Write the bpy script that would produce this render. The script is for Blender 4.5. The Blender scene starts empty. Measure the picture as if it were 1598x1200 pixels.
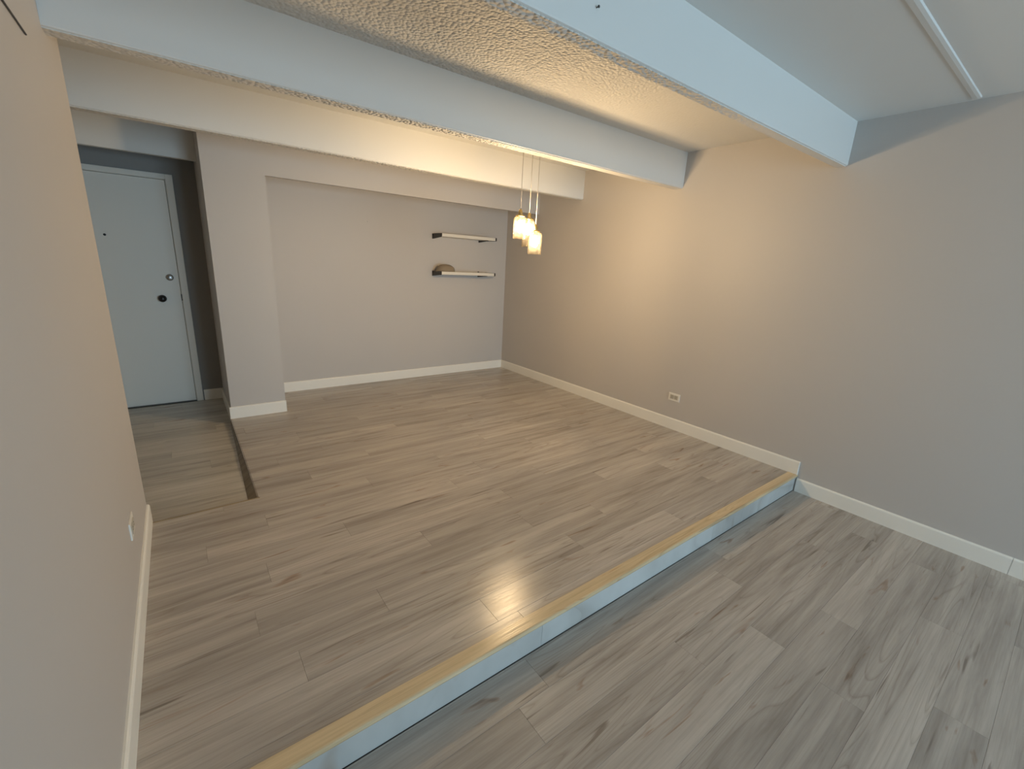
import bpy, bmesh, math, random
from mathutils import Matrix, Vector
random.seed(7)
S = bpy.context.scene
C = S.collection

# ------------------------------------------------------------------ camera
cam = bpy.data.cameras.new('camera'); cam.sensor_fit = 'HORIZONTAL'; cam.sensor_width = 36.0
cam.lens = 680.93 / 1598 * 36; cam.clip_start = 0.02
camo = bpy.data.objects.new('camera', cam); C.objects.link(camo)
YAW, PITCH, ROLL = -0.6547, -0.2678, 0.0523
def cam_matrix():
    fwd = Vector((-math.sin(YAW)*math.cos(PITCH), math.cos(YAW)*math.cos(PITCH), math.sin(PITCH)))
    right = Vector((math.cos(YAW), math.sin(YAW), 0)); up = right.cross(fwd)
    r2 = right*math.cos(ROLL) + up*math.sin(ROLL); u2 = -right*math.sin(ROLL) + up*math.cos(ROLL)
    m = Matrix.Identity(4)
    for i, v in enumerate((r2, u2, -fwd)):
        for k in range(3): m[k][i] = v[k]
    m.translation = (0, 0, 1.4261)
    return m
camo.matrix_world = cam_matrix()
S.camera = camo

# ------------------------------------------------------------------ world, daylight, exposure
W = bpy.data.worlds.new('world'); S.world = W; W.use_nodes = True
W.node_tree.nodes['Background'].inputs[0].default_value = (0.62, 0.80, 1.0, 1)
W.node_tree.nodes['Background'].inputs[1].default_value = 1.0
S.view_settings.view_transform = 'Standard'; S.view_settings.look = 'None'
S.view_settings.exposure = -0.22; S.view_settings.gamma = 1.0; S.view_settings.use_curve_mapping = False
DAY = 190.0         # daylight through the window at the far end of the room behind the camera (W)
LAMP = 730.0         # emission strength of each bulb
sun = bpy.data.lights.new('window_daylight', 'AREA'); sun.shape = 'RECTANGLE'; sun.size = 2.3; sun.size_y = 1.95
sun.energy = DAY; sun.color = (0.63, 0.86, 1.06)
so = bpy.data.objects.new('window_daylight', sun); C.objects.link(so)
so.location = (2.3, -4.70, 0.95); so.rotation_euler = (math.radians(90), 0, 0)   # faces +Y

# ------------------------------------------------------------------ dimensions (metres, raised floor at z = 0)
XR, XL, XH = 3.598, -0.269, -1.5
YB, YC, YS, YD, YF = 4.969, 4.329, 1.071, 5.174, -4.5
ZC, HS = 2.416, 0.130
LWE = 2.769                       # far end of the left wall
CL, CR, ZH = 0.249, 0.679, 2.024  # column and alcove header
EX, EY, EZ = 0.2336, 2.756, -0.04 # sunken entry
YE, ZE = 4.75, 2.118              # entry soffit
BB = 0.105

# ------------------------------------------------------------------ material helpers
def mat(name):
    m = bpy.data.materials.new(name); m.use_nodes = True
    nt = m.node_tree; return m, nt, nt.nodes['Principled BSDF']
def N(nt, t, **kw):
    n = nt.nodes.new(t)
    for k, v in kw.items():
        if k in n.inputs: n.inputs[k].default_value = v
        else: setattr(n, k, v)
    return n
def paint(name, col, rough=0.55, bump=0.06, scale=140, spec=0.35):
    m, nt, b = mat(name)
    co = N(nt, 'ShaderNodeTexCoord'); 
    n1 = N(nt, 'ShaderNodeTexNoise', Scale=1.3, Detail=3.0); nt.links.new(co.outputs['Object'], n1.inputs['Vector'])
    mix = N(nt, 'ShaderNodeMix', data_type='RGBA')
    mix.inputs[6].default_value = (*[c*0.975 for c in col], 1); mix.inputs[7].default_value = (*[min(1, c*1.025) for c in col], 1)
    nt.links.new(n1.outputs['Fac'], mix.inputs[0]); nt.links.new(mix.outputs[2], b.inputs['Base Color'])
    n2 = N(nt, 'ShaderNodeTexNoise', Scale=scale, Detail=3.0); nt.links.new(co.outputs['Object'], n2.inputs['Vector'])
    bp = N(nt, 'ShaderNodeBump', Strength=bump, Distance=0.002); nt.links.new(n2.outputs['Fac'], bp.inputs['Height'])
    nt.links.new(bp.outputs[0], b.inputs['Normal'])
    b.inputs['Roughness'].default_value = rough; b.inputs['Specular IOR Level'].default_value = spec
    return m
def plain(name, col, rough=0.4, metal=0.0):
    m, nt, b = mat(name)
    co = N(nt, 'ShaderNodeTexCoord'); n = N(nt, 'ShaderNodeTexNoise', Scale=60.0, Detail=2.0)
    nt.links.new(co.outputs['Object'], n.inputs['Vector'])
    mr = N(nt, 'ShaderNodeMapRange'); mr.inputs[3].default_value = rough*0.85; mr.inputs[4].default_value = min(1, rough*1.15)
    nt.links.new(n.outputs['Fac'], mr.inputs[0]); nt.links.new(mr.outputs[0], b.inputs['Roughness'])
    b.inputs['Base Color'].default_value = (*col, 1); b.inputs['Metallic'].default_value = metal
    return m
def popcorn(name, col):
    m, nt, b = mat(name)
    b.inputs['Base Color'].default_value = (*col, 1); b.inputs['Roughness'].default_value = 0.8
    co = N(nt, 'ShaderNodeTexCoord')
    nz = N(nt, 'ShaderNodeTexNoise', Scale=40.0, Detail=2.0); nt.links.new(co.outputs['Object'], nz.inputs['Vector'])
    vm = N(nt, 'ShaderNodeMix', data_type='VECTOR'); vm.inputs[0].default_value = 0.005
    nt.links.new(co.outputs['Object'], vm.inputs[4]); nt.links.new(nz.outputs['Color'], vm.inputs[5])
    v = N(nt, 'ShaderNodeTexVoronoi', Scale=58.0, feature='SMOOTH_F1'); v.inputs['Smoothness'].default_value = 0.2
    nt.links.new(vm.outputs[1], v.inputs['Vector'])
    inv = N(nt, 'ShaderNodeMath', operation='SUBTRACT'); inv.inputs[0].default_value = 1.0; nt.links.new(v.outputs['Distance'], inv.inputs[1])
    # the blown texture is coarsest over the middle of the bay and thinner towards both walls
    ge = N(nt, 'ShaderNodeNewGeometry'); sp = N(nt, 'ShaderNodeSeparateXYZ'); nt.links.new(ge.outputs['Position'], sp.inputs[0])
    mr = N(nt, 'ShaderNodeMapRange'); mr.inputs[1].default_value = 1.6; mr.inputs[2].default_value = 2.6; mr.inputs[3].default_value = 1.0; mr.inputs[4].default_value = 0.08
    m2 = N(nt, 'ShaderNodeMapRange'); m2.inputs[1].default_value = 0.1; m2.inputs[2].default_value = 1.1; m2.inputs[3].default_value = 0.35; m2.inputs[4].default_value = 1.0
    nt.links.new(sp.outputs[0], m2.inputs[0]); mu = N(nt, 'ShaderNodeMath', operation='MULTIPLY'); nt.links.new(m2.outputs[0], mu.inputs[1])
    nt.links.new(sp.outputs[0], mr.inputs[0])
    bp = N(nt, 'ShaderNodeBump', Distance=0.016); nt.links.new(mr.outputs[0], mu.inputs[0]); nt.links.new(mu.outputs[0], bp.inputs['Strength'])
    nt.links.new(inv.outputs[0], bp.inputs['Height']); nt.links.new(bp.outputs[0], b.inputs['Normal'])
    return m
def wood(name, light, mid, dark, rough=0.24, tint=0.10, spec=0.5):
    m, nt, b = mat(name); L = nt.links.new
    co = N(nt, 'ShaderNodeTexCoord'); oi = N(nt, 'ShaderNodeObjectInfo')
    rm = N(nt, 'ShaderNodeMath', operation='MULTIPLY'); rm.inputs[1].default_value = 57.0; L(oi.outputs['Random'], rm.inputs[0])
    cx = N(nt, 'ShaderNodeCombineXYZ'); L(rm.outputs[0], cx.inputs[0]); L(rm.outputs[0], cx.inputs[2])
    add = N(nt, 'ShaderNodeVectorMath', operation='ADD'); L(co.outputs['Object'], add.inputs[0]); L(cx.outputs[0], add.inputs[1])
    def noise(sx, sy, detail, rough_=0.55, dist=0.0):
        mp = N(nt, 'ShaderNodeMapping'); mp.inputs['Scale'].default_value = (sx, sy, 1.0); L(add.outputs[0], mp.inputs['Vector'])
        n = N(nt, 'ShaderNodeTexNoise', Scale=1.0, Detail=detail, Roughness=rough_, Distortion=dist); L(mp.outputs[0], n.inputs['Vector']); return n.outputs['Fac']
    def ramp(fac, stops):
        r = N(nt, 'ShaderNodeValToRGB'); e = r.color_ramp.elements
        e[0].position, e[0].color = stops[0][0], (*stops[0][1], 1); e[1].position, e[1].color = stops[-1][0], (*stops[-1][1], 1)
        for p, c in stops[1:-1]:
            x = e.new(p); x.color = (*c, 1)
        L(fac, r.inputs[0]); return r.outputs[0]
    def mult(a, bb, f=1.0):
        x = N(nt, 'ShaderNodeMix', data_type='RGBA', blend_type='MULTIPLY'); x.inputs[0].default_value = f; L(a, x.inputs[6]); L(bb, x.inputs[7]); return x.outputs[2]
    base = ramp(noise(1.1, 15.0, 5.0, 0.6, 0.25), [(0.30, dark), (0.48, mid), (0.68, light)])
    fine = ramp(noise(3.0, 130.0, 3.0, 0.6), [(0.35, (0.86, 0.85, 0.84)), (0.6, (1, 1, 1))])
    c = mult(base, fine, 0.8)
    # long thin fissures and cathedral arches
    cra = ramp(noise(1.6, 34.0, 2.5, 0.5, 0.7), [(0.27, (0.42, 0.38, 0.35)), (0.335, (1, 1, 1))])
    c = mult(c, cra, 0.75)
    wmp = N(nt, 'ShaderNodeMapping'); wmp.inputs['Scale'].default_value = (0.55, 9.0, 1.0); L(add.outputs[0], wmp.inputs['Vector'])
    wn = N(nt, 'ShaderNodeTexNoise', Scale=1.0, Detail=1.0, Distortion=0.3); L(wmp.outputs[0], wn.inputs['Vector'])
    mm = N(nt, 'ShaderNodeMath', operation='MULTIPLY'); mm.inputs[1].default_value = 16.0; L(wn.outputs['Fac'], mm.inputs[0])
    fr = N(nt, 'ShaderNodeMath', operation='FRACT'); L(mm.outputs[0], fr.inputs[0])
    ring = ramp(fr.outputs[0], [(0.0, (0.78, 0.75, 0.73)), (0.14, (1, 1, 1)), (0.8, (1.0, 1.0, 1.0)), (1.0, (0.88, 0.87, 0.85))])
    gate = ramp(noise(0.7, 4.0, 1.0), [(0.44, (0, 0, 0)), (0.60, (1, 1, 1))])
    x = N(nt, 'ShaderNodeMix', data_type='RGBA', blend_type='MULTIPLY'); L(gate, x.inputs[0]); L(c, x.inputs[6]); L(ring, x.inputs[7]); c = x.outputs[2]
    # reddish-brown knots and pale flecks
    kn = ramp(noise(2.6, 19.0, 3.0, 0.5, 1.2), [(0.66, (1, 1, 1)), (0.72, (0.80, 0.68, 0.60)), (0.76, (0.60, 0.50, 0.44))])
    c = mult(c, kn, 0.85)
    # each plank a touch lighter or darker
    t = N(nt, 'ShaderNodeMapRange'); t.inputs[3].default_value = 1 - tint; t.inputs[4].default_value = 1 + tint*0.8; L(oi.outputs['Random'], t.inputs[0])
    cc = N(nt, 'ShaderNodeCombineColor')
    for i in range(3): L(t.outputs[0], cc.inputs[i])
    c = mult(c, cc.outputs[0])
    L(c, b.inputs['Base Color'])
    rr = N(nt, 'ShaderNodeMapRange'); rr.inputs[3].default_value = rough*0.85; rr.inputs[4].default_value = rough*1.2; L(noise(3.0, 60.0, 3.0), rr.inputs[0])
    L(rr.outputs[0], b.inputs['Roughness']); b.inputs['Specular IOR Level'].default_value = spec
    bp = N(nt, 'ShaderNodeBump', Strength=0.22, Distance=0.002); L(noise(2.5, 70.0, 4.0, 0.65), bp.inputs['Height']); L(bp.outputs[0], b.inputs['Normal'])
    return m
def glass(name, tint, gloss=0.12):
    m = bpy.data.materials.new(name); m.use_nodes = True; nt = m.node_tree; nt.nodes.clear()
    o = nt.nodes.new('ShaderNodeOutputMaterial'); tr = N(nt, 'ShaderNodeBsdfTransparent'); tr.inputs[0].default_value = (*tint, 1)
    gl = N(nt, 'ShaderNodeBsdfGlossy', Roughness=0.05); lw = N(nt, 'ShaderNodeLayerWeight', Blend=gloss)
    mx = nt.nodes.new('ShaderNodeMixShader'); nt.links.new(lw.outputs['Fresnel'], mx.inputs[0]); nt.links.new(tr.outputs[0], mx.inputs[1]); nt.links.new(gl.outputs[0], mx.inputs[2])
    nt.links.new(mx.outputs[0], o.inputs[0]); return m
def shade_glass(name):
    # seeded amber-white glass: lets the bulb light through, glows a little by scattering it
    m = bpy.data.materials.new(name); m.use_nodes = True; nt = m.node_tree; nt.nodes.clear()
    o = nt.nodes.new('ShaderNodeOutputMaterial'); tr = N(nt, 'ShaderNodeBsdfTransparent'); tr.inputs[0].default_value = (0.97, 0.94, 0.88, 1)
    tl = N(nt, 'ShaderNodeBsdfTranslucent'); tl.inputs[0].default_value = (1.0, 0.90, 0.72, 1)
    gl = N(nt, 'ShaderNodeBsdfGlossy', Roughness=0.12); gl.inputs[0].default_value = (0.75, 0.68, 0.55, 1)
    co = N(nt, 'ShaderNodeTexCoord'); n = N(nt, 'ShaderNodeTexNoise', Scale=38.0, Detail=2.0); nt.links.new(co.outputs['Object'], n.inputs['Vector'])
    mr = N(nt, 'ShaderNodeMapRange'); mr.inputs[1].default_value = 0.35; mr.inputs[2].default_value = 0.7; mr.inputs[3].default_value = 0.004; mr.inputs[4].default_value = 0.015
    nt.links.new(n.outputs['Fac'], mr.inputs[0])
    m1 = nt.nodes.new('ShaderNodeMixShader'); nt.links.new(mr.outputs[0], m1.inputs[0]); nt.links.new(tr.outputs[0], m1.inputs[1]); nt.links.new(tl.outputs[0], m1.inputs[2])
    lw = N(nt, 'ShaderNodeLayerWeight', Blend=0.08); m2 = nt.nodes.new('ShaderNodeMixShader')
    nt.links.new(lw.outputs['Fresnel'], m2.inputs[0]); nt.links.new(m1.outputs[0], m2.inputs[1]); nt.links.new(gl.outputs[0], m2.inputs[2])
    nt.links.new(m2.outputs[0], o.inputs[0]); return m
def emit(name, col, s):
    m, nt, b = mat(name); b.inputs['Base Color'].default_value = (*col, 1)
    b.inputs['Emission Color'].default_value = (*col, 1); b.inputs['Emission Strength'].default_value = s; return m

M = dict(
    wall=paint('greige_wall_paint', (0.575, 0.545, 0.52), 0.5),
    white=paint('white_ceiling_paint', (0.74, 0.735, 0.71), 0.5, 0.04),
    pop=popcorn('popcorn_ceiling', (0.70, 0.68, 0.64)),
    base=paint('baseboard_enamel', (0.91, 0.885, 0.82), 0.35, 0.02),
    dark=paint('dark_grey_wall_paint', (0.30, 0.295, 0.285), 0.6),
    door=paint('door_enamel', (0.89, 0.86, 0.79), 0.4, 0.02),
    wood=wood('greige_vinyl_plank', (0.56, 0.505, 0.45), (0.46, 0.412, 0.365), (0.34, 0.298, 0.26)),
    entry=wood('lightened_grey_entry_plank', (0.66, 0.625, 0.565), (0.56, 0.525, 0.47), (0.43, 0.40, 0.355)),  # greyer plank tone, lightened in the colour to make up for weak hall light
    riser=wood('riser_plank', (0.62, 0.62, 0.60), (0.54, 0.54, 0.52), (0.40, 0.395, 0.38), 0.35, 0.05),
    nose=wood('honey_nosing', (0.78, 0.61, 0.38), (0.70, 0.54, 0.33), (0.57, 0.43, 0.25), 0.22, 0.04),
    trim=wood('brown_threshold', (0.34, 0.26, 0.15), (0.26, 0.19, 0.105), (0.16, 0.115, 0.06), 0.4, 0.04),
    slab=plain('subfloor', (0.10, 0.09, 0.08), 0.8),
    black=plain('black_metal', (0.012, 0.011, 0.010), 0.35),
    brass=plain('aged_brass', (0.55, 0.42, 0.20), 0.3, 1.0),
    chrome=plain('brushed_nickel', (0.45, 0.45, 0.44), 0.35, 1.0),
    plastic=plain('white_plastic', (0.88, 0.85, 0.78), 0.3),
    plastic2=plain('ivory_plastic', (0.50, 0.46, 0.39), 0.35),
    cord=plain('clear_cord', (0.55, 0.50, 0.43), 0.4),
    shelf=paint('shelf_white', (0.78, 0.74, 0.66), 0.35, 0.02),
    shade=shade_glass('seeded_glass'), pane=glass('window_glass', (0.95, 0.98, 0.98)),
    bulb=emit('bulb_glow', (1.0, 0.76, 0.48), LAMP),
    rattan=paint('rough_brown_weave', (0.30, 0.24, 0.17), 0.8, 0.9, 90),
)

# ------------------------------------------------------------------ mesh helpers
def box(bm, x0, x1, y0, y1, z0, z1):
    v = [bm.verts.new(p) for p in ((x0,y0,z0),(x1,y0,z0),(x1,y1,z0),(x0,y1,z0),(x0,y0,z1),(x1,y0,z1),(x1,y1,z1),(x0,y1,z1))]
    for f in ((0,3,2,1),(4,5,6,7),(0,1,5,4),(1,2,6,5),(2,3,7,6),(3,0,4,7)): bm.faces.new([v[i] for i in f])
def done(name, bm, m, parent=None, loc=(0,0,0), smooth=False, bevel=0.0):
    if bevel: bmesh.ops.bevel(bm, geom=bm.edges[:], offset=bevel, segments=2, affect='EDGES', profile=0.5)
    bmesh.ops.recalc_face_normals(bm, faces=bm.faces[:])
    me = bpy.data.meshes.new(name); bm.to_mesh(me); bm.free(); me.materials.append(m)
    if smooth:
        for p in me.polygons: p.use_smooth = True
    o = bpy.data.objects.new(name, me); C.objects.link(o); o.location = loc
    if parent: o.parent = parent
    return o
def boxo(name, b, m, parent=None, bevel=0.0):
    """box object whose origin sits at its base centre (relative to the parent)"""
    cx, cy, z = (b[0]+b[1])/2, (b[2]+b[3])/2, b[4]
    bm = bmesh.new(); box(bm, b[0]-cx, b[1]-cx, b[2]-cy, b[3]-cy, 0, b[5]-z)
    return done(name, bm, m, parent, (cx, cy, z), bevel=bevel)
def struct(o, label=None):
    o['kind'] = 'structure'
    if label: o['label'] = label
    return o
def tag(o, label, cat, group=None):
    o['label'] = label; o['category'] = cat
    if group: o['group'] = group
    return o
def empty(name, loc):
    o = bpy.data.objects.new(name, None); o.empty_display_size = 0.1; C.objects.link(o); o.location = loc; return o
def lathe(name, prof, m, parent=None, loc=(0,0,0), seg=32, axis='Z', smooth=True, close=False):
    bm = bmesh.new(); rings = []
    for r, z in prof:
        ring = []
        for i in range(seg):
            a = 2*math.pi*i/seg; c, s = r*math.cos(a), r*math.sin(a)
            ring.append(bm.verts.new((c, s, z) if axis == 'Z' else ((c, z, s) if axis == 'Y' else (z, c, s))))
        rings.append(ring)
    pairs = list(zip(rings, rings[1:])) + ([(rings[-1], rings[0])] if close else [])
    for A, B in pairs:
        for i in range(seg):
            j = (i+1) % seg; bm.faces.new((A[i], A[j], B[j], B[i]))
    if not close:
        for ring in (rings[0], rings[-1]): bm.faces.new(ring)
    return done(name, bm, m, parent, loc, smooth)
def prism(name, prof, x0, x1, m, parent=None, axis='X', smooth=False, loc=None):
    """profile of (a, z) pairs extruded along X (a = y) or along Y (a = x)"""
    bm = bmesh.new(); A, B = [], []
    for a, z in prof:
        A.append(bm.verts.new((0, a, z) if axis == 'X' else (a, 0, z)))
        B.append(bm.verts.new((x1-x0, a, z) if axis == 'X' else (a, x1-x0, z)))
    n = len(prof)
    for i in range(n): bm.faces.new((A[i], A[(i+1)%n], B[(i+1)%n], B[i]))
    bm.faces.new(A[::-1]); bm.faces.new(B)
    return done(name, bm, m, parent, loc or ((x0,0,0) if axis == 'X' else (0,x0,0)), smooth)
def multi(name, boxes, m):
    bm = bmesh.new()
    for b in boxes: box(bm, *b)
    return struct(done(name, bm, m))

# ------------------------------------------------------------------ shell
T = 0.12
multi('wall_right', [(XR, XR+T, YF-T, YD+T, -HS-0.1, ZC)], M['wall'])
multi('wall_left', [(XL-T, XL, YF-T, LWE, -HS-0.1, ZC)], M['wall'])
multi('wall_alcove', [(CR, XR, YB, YB+0.1, -0.1, ZC)], M['wall'])
multi('wall_column', [(CL, CR, YC, YD, -0.1, ZC), (CR, XR, YC, YC+0.05, ZH, ZC)], M['wall'])
DX0, DX1, DZ = -0.892, 0.022, EZ+2.03
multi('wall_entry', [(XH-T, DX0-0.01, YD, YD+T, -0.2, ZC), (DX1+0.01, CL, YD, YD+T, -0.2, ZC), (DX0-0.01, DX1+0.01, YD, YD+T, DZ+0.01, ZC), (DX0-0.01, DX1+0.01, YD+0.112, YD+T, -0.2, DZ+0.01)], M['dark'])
multi('wall_entry_soffit', [(XH, CL, YE, YE+0.05, ZE, ZC)], M['white'])
multi('wall_hall', [(XH-T, XH, 1.2, YD, -0.2, ZC)], M['white'])
multi('wall_hall_end', [(XH, XL-T, 1.08, 1.2, -0.2, ZC)], M['white'])
# window wall at the far end behind the camera: opening x 1.15..3.45, z -0.03..1.92
multi('wall_rear', [(XL-T, 1.15, YF-T, YF, -HS-0.1, ZC), (3.45, XR, YF-T, YF, -HS-0.1, ZC),
                    (1.15, 3.45, YF-T, YF, 1.92, ZC), (1.15, 3.45, YF-T, YF, -HS-0.1, -0.03)], M['wall'])
w = struct(empty('window_1', (2.3, YF-0.06, -0.03)), 'wide two-pane window at the end of the room behind the viewer')
for nm, b in (('frame_rail', (-1.15,1.15,-.03,.03,0,.05)), ('frame_rail', (-1.15,1.15,-.03,.03,1.90,1.95)), ('frame_stile', (-1.15,-1.10,-.03,.03,.05,1.90)),
              ('frame_stile', (1.10,1.15,-.03,.03,.05,1.90)), ('frame_stile', (-.03,.03,-.03,.03,.05,1.90))): boxo(nm, b, M['white'], w)
for x0, x1 in ((-1.10, -.03), (.03, 1.10)): boxo('pane', (x0, x1, -.004, .004, .05, 1.90), M['pane'], w)

Y1, Y2, Y3 = 1.216, 2.411, 3.606
multi('ceiling', [(XL-T, XR+T, YF-T, Y1, ZC, ZC+0.1)], M['white'])
multi('ceiling_middle', [(XL-T, XR+T, Y1, Y2, ZC, ZC+0.1)], M['pop'])
multi('ceiling_rear', [(XH-T, XR+T, Y2, YD+T, ZC, ZC+0.1), (XH-T, XL-T, 1.0, Y2, ZC, ZC+0.1)], M['white'])

def beam(name, y, t, zb, x0, label):
    """drywall-wrapped beam: smooth painted faces with rounded arrises, blown-texture underside as a part"""
    r = 0.008; prof = [(y, ZC), (y, zb+r), (y+0.0024, zb+0.0024), (y+r, zb), (y+t-r, zb), (y+t-0.0024, zb+0.0024), (y+t, zb+r), (y+t, ZC)]
    o = struct(prism(name, prof, x0, XR, M['white']), label)
    boxo('underside', (0.0, XR-x0, y+r*1.2, y+t-r*1.2, zb-0.004, zb+0.002), M['pop'], o)
    return o
b1 = beam('ceiling_beam', Y1, 0.075, 2.158, XL, 'white ceiling beam nearest the viewer')
beam('ceiling_beam', Y2, 0.095, 2.137, XL, 'white ceiling beam in the middle of the three')
beam('ceiling_beam', Y3, 0.092, 2.138, XH, 'cream lit ceiling beam in front of the alcove')
# batten across the smooth ceiling
struct(prism('trim_1', [(0.652, ZC), (0.655, ZC-0.006), (0.668, ZC-0.008), (0.688, ZC-0.006), (0.692, ZC)], XL, 3.555, M['white']), 'thin white batten across the near ceiling')

# ------------------------------------------------------------------ floors built of planks
PW, PL = 0.150, 1.36
cache = {}
def plank(parent, x0, x1, y0, y1, ztop, m=None, th=0.008):
    g = 0.00025; L_, W_ = round(x1-x0-2*g, 4), round(y1-y0-2*g, 4)
    if L_ < 0.01 or W_ < 0.005: return
    key = (L_, W_, m)
    if key not in cache:
        c = 0.0005; bm = bmesh.new()
        lo = [bm.verts.new(p) for p in ((0,0,-th),(L_,0,-th),(L_,W_,-th),(0,W_,-th))]
        ce = [bm.verts.new(p) for p in ((0,0,-c),(L_,0,-c),(L_,W_,-c),(0,W_,-c))]
        up = [bm.verts.new(p) for p in ((c,c,0),(L_-c,c,0),(L_-c,W_-c,0),(c,W_-c,0))]
        bm.faces.new(lo[::-1]); bm.faces.new(up)
        for i in range(4):
            j = (i+1) % 4; bm.faces.new((lo[i], lo[j], ce[j], ce[i])); bm.faces.new((ce[i], ce[j], up[j], up[i]))
        me = bpy.data.meshes.new('plank'); bm.to_mesh(me); bm.free(); me.materials.append(m or M['wood']); cache[key] = me
    o = bpy.data.objects.new('plank', cache[key]); C.objects.link(o); o.parent = parent; o.location = (x0+g, y0+g, ztop)
def lay(parent, regions, ystart, ztop, joints, m=None):
    """rows of width PW from ystart; every region (y0,y1,x0,x1) is filled with the rows cut to its outline"""
    for (ya, yb, xa, xb) in regions:
        k0 = math.floor((ya-ystart)/PW + 1e-6); k1 = math.ceil((yb-ystart)/PW - 1e-6)
        for k in range(k0, k1):
            a, b_ = max(ya, ystart+k*PW), min(yb, ystart+(k+1)*PW)
            if b_-a < 0.004: continue
            off = joints.get(k, (k*0.53 + (k*k*0.17) % 0.4) % PL)
            x = off - PL*math.ceil((off-xa)/PL)
            while x < xb:
                plank(parent, max(x, xa), min(x+PL, xb), a, b_, ztop, m); x += PL
fl = multi('floor', [(XL-T, XR, YF-T, YS+0.3, -HS-0.1, -HS-0.008)], M['slab']); fl['label'] = 'lower grey-brown plank floor'
lay(fl, [(YF, 1.075, XL, XR)], 1.067-50*PW, -HS, {48: 0.813, 47: 0.2, 49: 2.32-PL, 46: 1.94-PL})
fu = multi('floor_raised', [(XL-T, XR, YS+0.016, EY, -HS-0.05, -0.008), (EX, XR, EY, YC, -HS-0.05, -0.008), (CR, XR, YC, YB, -HS-0.05, -0.008)], M['slab'])
fu['label'] = 'raised grey-brown plank floor of the dining area'
NB = 1.136
lay(fu, [(NB, LWE-0.02 if False else EY, XL, XR), (EY, YC, EX, XR), (YC, YB, CR, XR)], 1.18, 0.0, {3: 1.455, 1: 1.56, 2: 0.55, 0: 0.9, 4: 0.9})
fe = multi('floor_entry', [(XH, EX, EY, YC, -0.2, EZ-0.008), (XH, CL, YC, YD, -0.2, EZ-0.008), (XH, XL-T, 1.2, EY, -0.2, EZ-0.008)], M['slab'])
fe['label'] = 'sunken plank floor by the entry door'
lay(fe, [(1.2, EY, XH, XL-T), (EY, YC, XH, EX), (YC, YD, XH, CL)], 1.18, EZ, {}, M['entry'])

# step: riser boards and nosing
rj = 2.417
rs = struct(empty('step_riser', ((XL+XR)/2, YS, -HS)), 'pale riser boards of the single step')
def riser(x0, x1):
    cx = rs.location.x; bm = bmesh.new(); box(bm, 0, x1-x0-0.001, 0, 0.008, 0.0, HS-0.012)
    o = done('riser_board', bm, M['riser'], rs, (x0-cx, 0.008, 0)); return o
riser(XL, rj-1.36); riser(rj-1.36, rj); riser(rj, XR)
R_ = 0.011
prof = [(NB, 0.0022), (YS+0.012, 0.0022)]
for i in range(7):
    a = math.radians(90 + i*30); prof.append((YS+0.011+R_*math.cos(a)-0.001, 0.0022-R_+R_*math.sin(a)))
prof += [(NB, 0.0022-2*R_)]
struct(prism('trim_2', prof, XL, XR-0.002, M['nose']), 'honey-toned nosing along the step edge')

# thresholds round the sunken entry
bm = bmesh.new()
q = [(EX-0.046, EY+0.02, EZ+0.001), (EX-0.002, EY, EZ+0.001), (EX+0.006, EY, 0.003), (EX-0.040, EY+0.02, EZ+0.006)]
q2 = [(EX-0.004, YC-0.02, EZ+0.001), (EX, YC-0.02, EZ+0.001), (EX+0.008, YC-0.02, 0.003), (EX-0.002, YC-0.02, EZ+0.006)]
A = [bm.verts.new(p) for p in q]; B = [bm.verts.new(p) for p in q2]
for i in range(4): bm.faces.new((A[i], A[(i+1)%4], B[(i+1)%4], B[i]))
bm.faces.new(A); bm.faces.new(B)
struct(done('trim_3', bm, M['trim']), 'tapered brown strip along the entry floor edge')
struct(prism('trim_4', [(EY-0.010, 0.0), (EY-0.008, 0.002), (EY-0.001, 0.002), (EY, 0.0), (EY, -0.03), (EY-0.0005, -0.03)], XL+0.012, EX+0.012, M['trim']), 'thin brown edge strip where the raised floor meets the entry')

# ------------------------------------------------------------------ baseboards
def bprof(s):   # profile across the board: out from the wall, height
    return [(0, 0), (0.013*s, 0), (0.013*s, BB-0.010), (0.010*s, BB-0.003), (0.006*s, BB), (0, BB)]
def base_y(name, x, s, y0, y1, z, label): # along Y on a wall at x, projecting to s
    return struct(prism(name, bprof(s), y0, y1, M['base'], axis='Y', loc=(x, y0, z)), label)
def base_x(name, y, s, x0, x1, z, label):
    return struct(prism(name, bprof(s), x0, x1, M['base'], axis='X', loc=(x0, y, z)), label)
base_y('baseboard_right', XR, -1, YS+0.004, YB, 0.0, 'cream baseboard along the right wall on the raised floor')
base_y('baseboard_right_low', XR, -1, -0.043, YS-0.002, -HS, 'cream baseboard along the right wall on the lower floor')
base_y('baseboard_right_end', XR, -1, YF, -0.0445, -HS, 'short cream baseboard piece beyond the joint in the right wall')
base_x('baseboard_alcove', YB, -1, CR, XR-0.013, 0.0, 'cream baseboard along the alcove back wall')
base_x('baseboard_column', YC, -1, CL-0.013, CR+0.004, 0.0, 'cream baseboard across the foot of the column')
base_y('baseboard_column_side', CL, -1, YC, YD, EZ, 'cream baseboard along the column side in the entry')
base_x('baseboard_entry', YD, -1, DX1+0.065, CL-0.013, EZ, 'cream baseboard piece right of the entry door')
base_y('baseboard_left', XL, 1, YS-0.005, LWE, 0.0, 'cream baseboard along the left wall')
base_y('baseboard_left_low', XL, 1, YF, YS-0.005, -HS, 'cream baseboard along the left wall on the lower floor')
base_x('baseboard_window', YF, 1, XL+0.013, XR-0.013, -HS, 'cream baseboard under the window')

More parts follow.
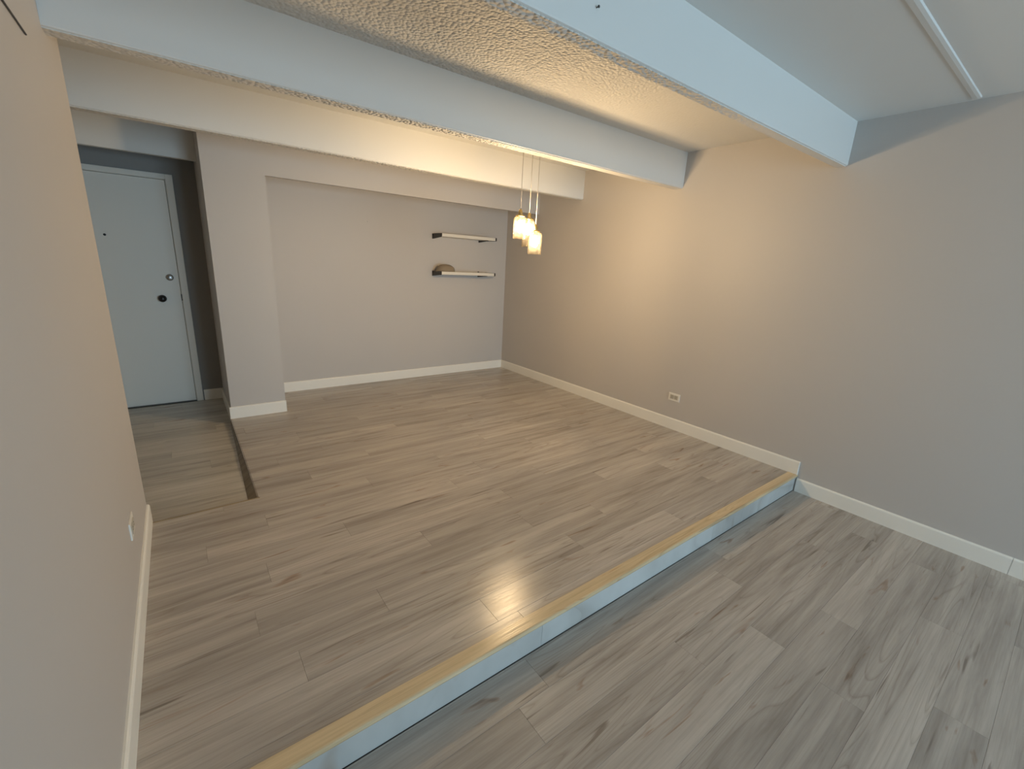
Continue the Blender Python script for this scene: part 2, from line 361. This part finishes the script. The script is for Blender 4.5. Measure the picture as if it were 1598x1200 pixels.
# ------------------------------------------------------------------ entry door
d = struct(empty('door_1', ((DX0+DX1)/2, YD, EZ)), 'plain white entry door with black knob and peephole')
dx = (DX1-DX0)/2
slab = boxo('door_leaf', (-dx+0.003, dx-0.003, 0.012, 0.055, 0.006, 2.027), M['door'], d, bevel=0.0015)
boxo('casing', (dx+0.004, dx+0.056, -0.014, 0.0, 0, 2.074), M['door'], d, bevel=0.003)
boxo('casing', (-dx-0.056, -dx-0.004, -0.014, 0.0, 0, 2.074), M['door'], d, bevel=0.003)
boxo('casing', (-dx-0.004, dx+0.004, -0.014, 0.0, 2.034, 2.074), M['door'], d, bevel=0.003)
for s in (-1, 1): boxo('jamb', (min(s*dx, s*(dx+0.01)), max(s*dx, s*(dx+0.01)), 0.0, 0.11, 0, 2.03), M['door'], d)
boxo('jamb', (-dx, dx, 0.0, 0.11, 2.03, 2.04), M['door'], d)
boxo('threshold', (-dx, dx, -0.02, 0.10, 0.0, 0.006), M['black'], d)
o0 = slab.location
def on_leaf(x, z): return (x-d.location.x-o0.x, 0.012-o0.y, z-EZ-o0.z)
lathe('knob', [(0.002,-0.062),(0.020,-0.060),(0.029,-0.048),(0.027,-0.036),(0.013,-0.028),(0.011,-0.008),(0.030,-0.006),(0.032,0)], M['black'], slab, on_leaf(-0.122, 0.963), 24, 'Y')
db = lathe('deadbolt', [(0.002,-0.016),(0.022,-0.015),(0.028,-0.010),(0.030,0)], M['chrome'], slab, on_leaf(-0.046, 1.154), 24, 'Y')
boxo('thumb_turn', (-0.062-DX1*0-d.location.x-o0.x-0.004+0.005, -0.050-d.location.x-o0.x+0.005, -0.034-0.0, -0.004, 1.150-EZ-o0.z, 1.172-EZ-o0.z), M['chrome'], slab, 0.002)
lathe('peephole', [(0.001,-0.004),(0.005,-0.005),(0.009,-0.003),(0.010,0)], M['black'], slab, on_leaf(-0.44, 1.497), 16, 'Y')
boxo('strike_plate', (dx-0.004, dx+0.003, -0.002, 0.012, 0.985, 1.045), M['black'], d)

# ------------------------------------------------------------------ pendant lamp
PX, PY = 2.06, 2.645
lamp = tag(empty('pendant_lamp', (PX, PY, ZC)), 'three-light pendant lamp with seeded glass jar shades on thin cords', 'lamp')
lathe('canopy', [(0.002,-0.030),(0.085,-0.030),(0.100,-0.024),(0.105,-0.010),(0.105,0)], M['brass'], lamp, (0,0,0), 40)
def pendant(x, y, zt, zb, r):
    """zt / zb: top of the shoulder and open bottom of the glass"""
    h = zt-zb; t = 0.004
    ox = [(0.024, h), (r*0.55, h*0.995), (r*0.86, h*0.955), (r*0.985, h*0.88), (r, h*0.80), (r*0.99, h*0.4), (r, 0.006), (r*0.985, 0.0)]
    ix = [(max(0.02, a-t), min(b_, h-t) if b_ > h*0.5 else b_) for a, b_ in reversed(ox)]
    sh = lathe('glass_shade', ox+ix, M['shade'], lamp, (x-PX, y-PY, zb-ZC), 40, close=True)
    lathe('shade_cap', [(0.001, h+0.016), (0.012, h+0.015), (0.030, h+0.010), (0.033, h+0.006), (0.033, h+0.001), (0.001, h+0.001)], M['brass'], sh, (0,0,0), 28)
    lathe('socket', [(0.004, h+0.052), (0.010, h+0.046), (0.016, h+0.030), (0.017, h-0.022), (0.014, h-0.026)], M['brass'], sh, (0,0,0), 24)
    b0 = h-0.028
    lathe('bulb', [(0.010, b0+0.004), (0.013, b0-0.008), (0.020, b0-0.028), (0.0235, b0-0.048), (0.020, b0-0.066), (0.011, b0-0.076), (0.002, b0-0.079)], M['bulb'], sh, (0,0,0), 24)
    lathe('cord', [(0.0022, 0), (0.0022, ZC-0.030-(zt+0.052))], M['cord'], lamp, (x-PX, y-PY, zt+0.052-ZC), 10)
pendant(2.026, 2.645, 1.760, 1.608, 0.0465)
pendant(2.169, 2.720, 1.754, 1.561, 0.0465)
pendant(2.146, 2.610, 1.665, 1.508, 0.0495)

# ------------------------------------------------------------------ wall shelves
def wall_shelf(z, label):
    x0, x1, dp, th = 2.514, 3.262, 0.226, 0.034
    s = tag(empty('wall_shelf', ((x0+x1)/2, YB, z)), label, 'shelf', 'shelves on the alcove wall')
    hx = (x1-x0)/2
    boxo('board', (-hx, hx, -dp, -0.002, 0, th), M['shelf'], s, bevel=0.002)
    boxo('end_cap', (hx, hx+0.02, -dp, -0.002, -0.002, th+0.002), M['black'], s, bevel=0.0015)
    boxo('end_cap', (-hx-0.006, -hx, -dp, -0.002, -0.002, th+0.002), M['black'], s, bevel=0.0015)
    for bx in (-hx-0.004, hx-0.10):
        bm = bmesh.new()                       # triangular bracket under the board with an upstand on the wall
        up = 0.046 if bx > 0 else 0.036
        pr = [(-0.001, up), (-0.006, up), (-0.006, 0.0), (-dp+0.02, -0.001), (-dp+0.02, -0.006), (-0.006, -0.024), (-0.001, -0.024)]
        A = [bm.verts.new((-0.009, y, zz)) for y, zz in pr]; B = [bm.verts.new((0.009, y, zz)) for y, zz in pr]
        n = len(pr)
        for i in range(n): bm.faces.new((A[i], A[(i+1)%n], B[(i+1)%n], B[i]))
        bm.faces.new(A[::-1]); bm.faces.new(B)
        done('bracket', bm, M['black'], s, (bx, 0, 0))
wall_shelf(1.700, 'upper white floating shelf with black brackets, empty, on the alcove wall')
wall_shelf(1.272, 'lower white floating shelf with black brackets holding a brown dome-shaped ornament')
# rough dome on the lower shelf
bm = bmesh.new(); seg, rn = 28, 9; rings = []
for j in range(rn):
    a = math.pi/2*j/(rn-1)*0.97; ring = []
    for i in range(seg):
        t = 2*math.pi*i/seg; k = 1+0.03*math.sin(3*t+j)+random.uniform(-.015, .015)
        ring.append(bm.verts.new((0.122*math.cos(a)**0.8*math.cos(t)*k, 0.085*math.cos(a)**0.8*math.sin(t)*k, 0.084*math.sin(a))))
    rings.append(ring)
for A, B in zip(rings, rings[1:]):
    for i in range(seg): bm.faces.new((A[i], A[(i+1)%seg], B[(i+1)%seg], B[i]))
bm.faces.new(rings[0][::-1]); bm.faces.new(rings[-1])
tag(done('dome_ornament', bm, M['rattan'], None, (2.622, YB-0.115, 1.306), smooth=True), 'rough brown dome-shaped ornament on the left end of the lower shelf', 'ornament')

# ------------------------------------------------------------------ outlets, nails, cable
def outlet(name, x, y, z, s, label):
    """sideways duplex outlet; s = +1 when the wall faces +X"""
    o = tag(empty(name, (x, y, z)), label, 'outlet', 'wall outlets')
    def bx(nm, y0, y1, z0, z1, d0, d1, m, par=o, bev=0.0):
        a, b_ = sorted((s*d0, s*d1)); return boxo(nm, (a, b_, y0, y1, z0, z1), m, par, bev)
    pl = bx('cover_plate', -.058, .058, 0, .073, 0, .006, M['plastic'], bev=0.0015)
    for c in (-.021, .021):
        f = bx('receptacle', c-.019, c+.019, .017, .056, .006, .0085, M['plastic2'], bev=0.001)
        for dz in (-.006, .006): 
            a, b_ = sorted((s*.0012, s*.0018)); boxo('slot', (a, b_, -.004, .005, .0195+dz-.001, .0195+dz+.001), M['black'], f)
    lathe('screw', [(0.0005, s*.0085), (0.003, s*.008), (0.0035, s*.006)], M['chrome'], o, (0, 0, .0365), 12, 'X')
outlet('wall_outlet', XR, 2.186, 0.272, -1, 'white sideways outlet on the right wall above the baseboard')
outlet('wall_outlet', XL, 2.150, 0.284, 1, 'white outlet on the left wall near its far end, seen edge-on')
tag(lathe('nail', [(0.0005, -.012), (0.004, -.011), (0.0045, -.009), (0.0015, -.008), (0.0015, 0)], M['black'], None, (1.199, Y1, 2.244), 12, 'Y'), 'small black nail in the near ceiling beam', 'nail')
tag(lathe('nail', [(0.0005, -.012), (0.004, -.011), (0.0045, -.009), (0.0015, -.008), (0.0015, 0)], M['chrome'], None, (1.727, YB, 1.794), 12, 'Y'), 'small nail in the alcove wall left of the shelves', 'nail')
tag(lathe('wall_cable', [(0.0026, 0), (0.0026, 1.3)], M['black'], None, (XL+0.0026, 0.77, 2.002), 10, 'Y'), 'thin black cable running level along the top of the left wall', 'cable')
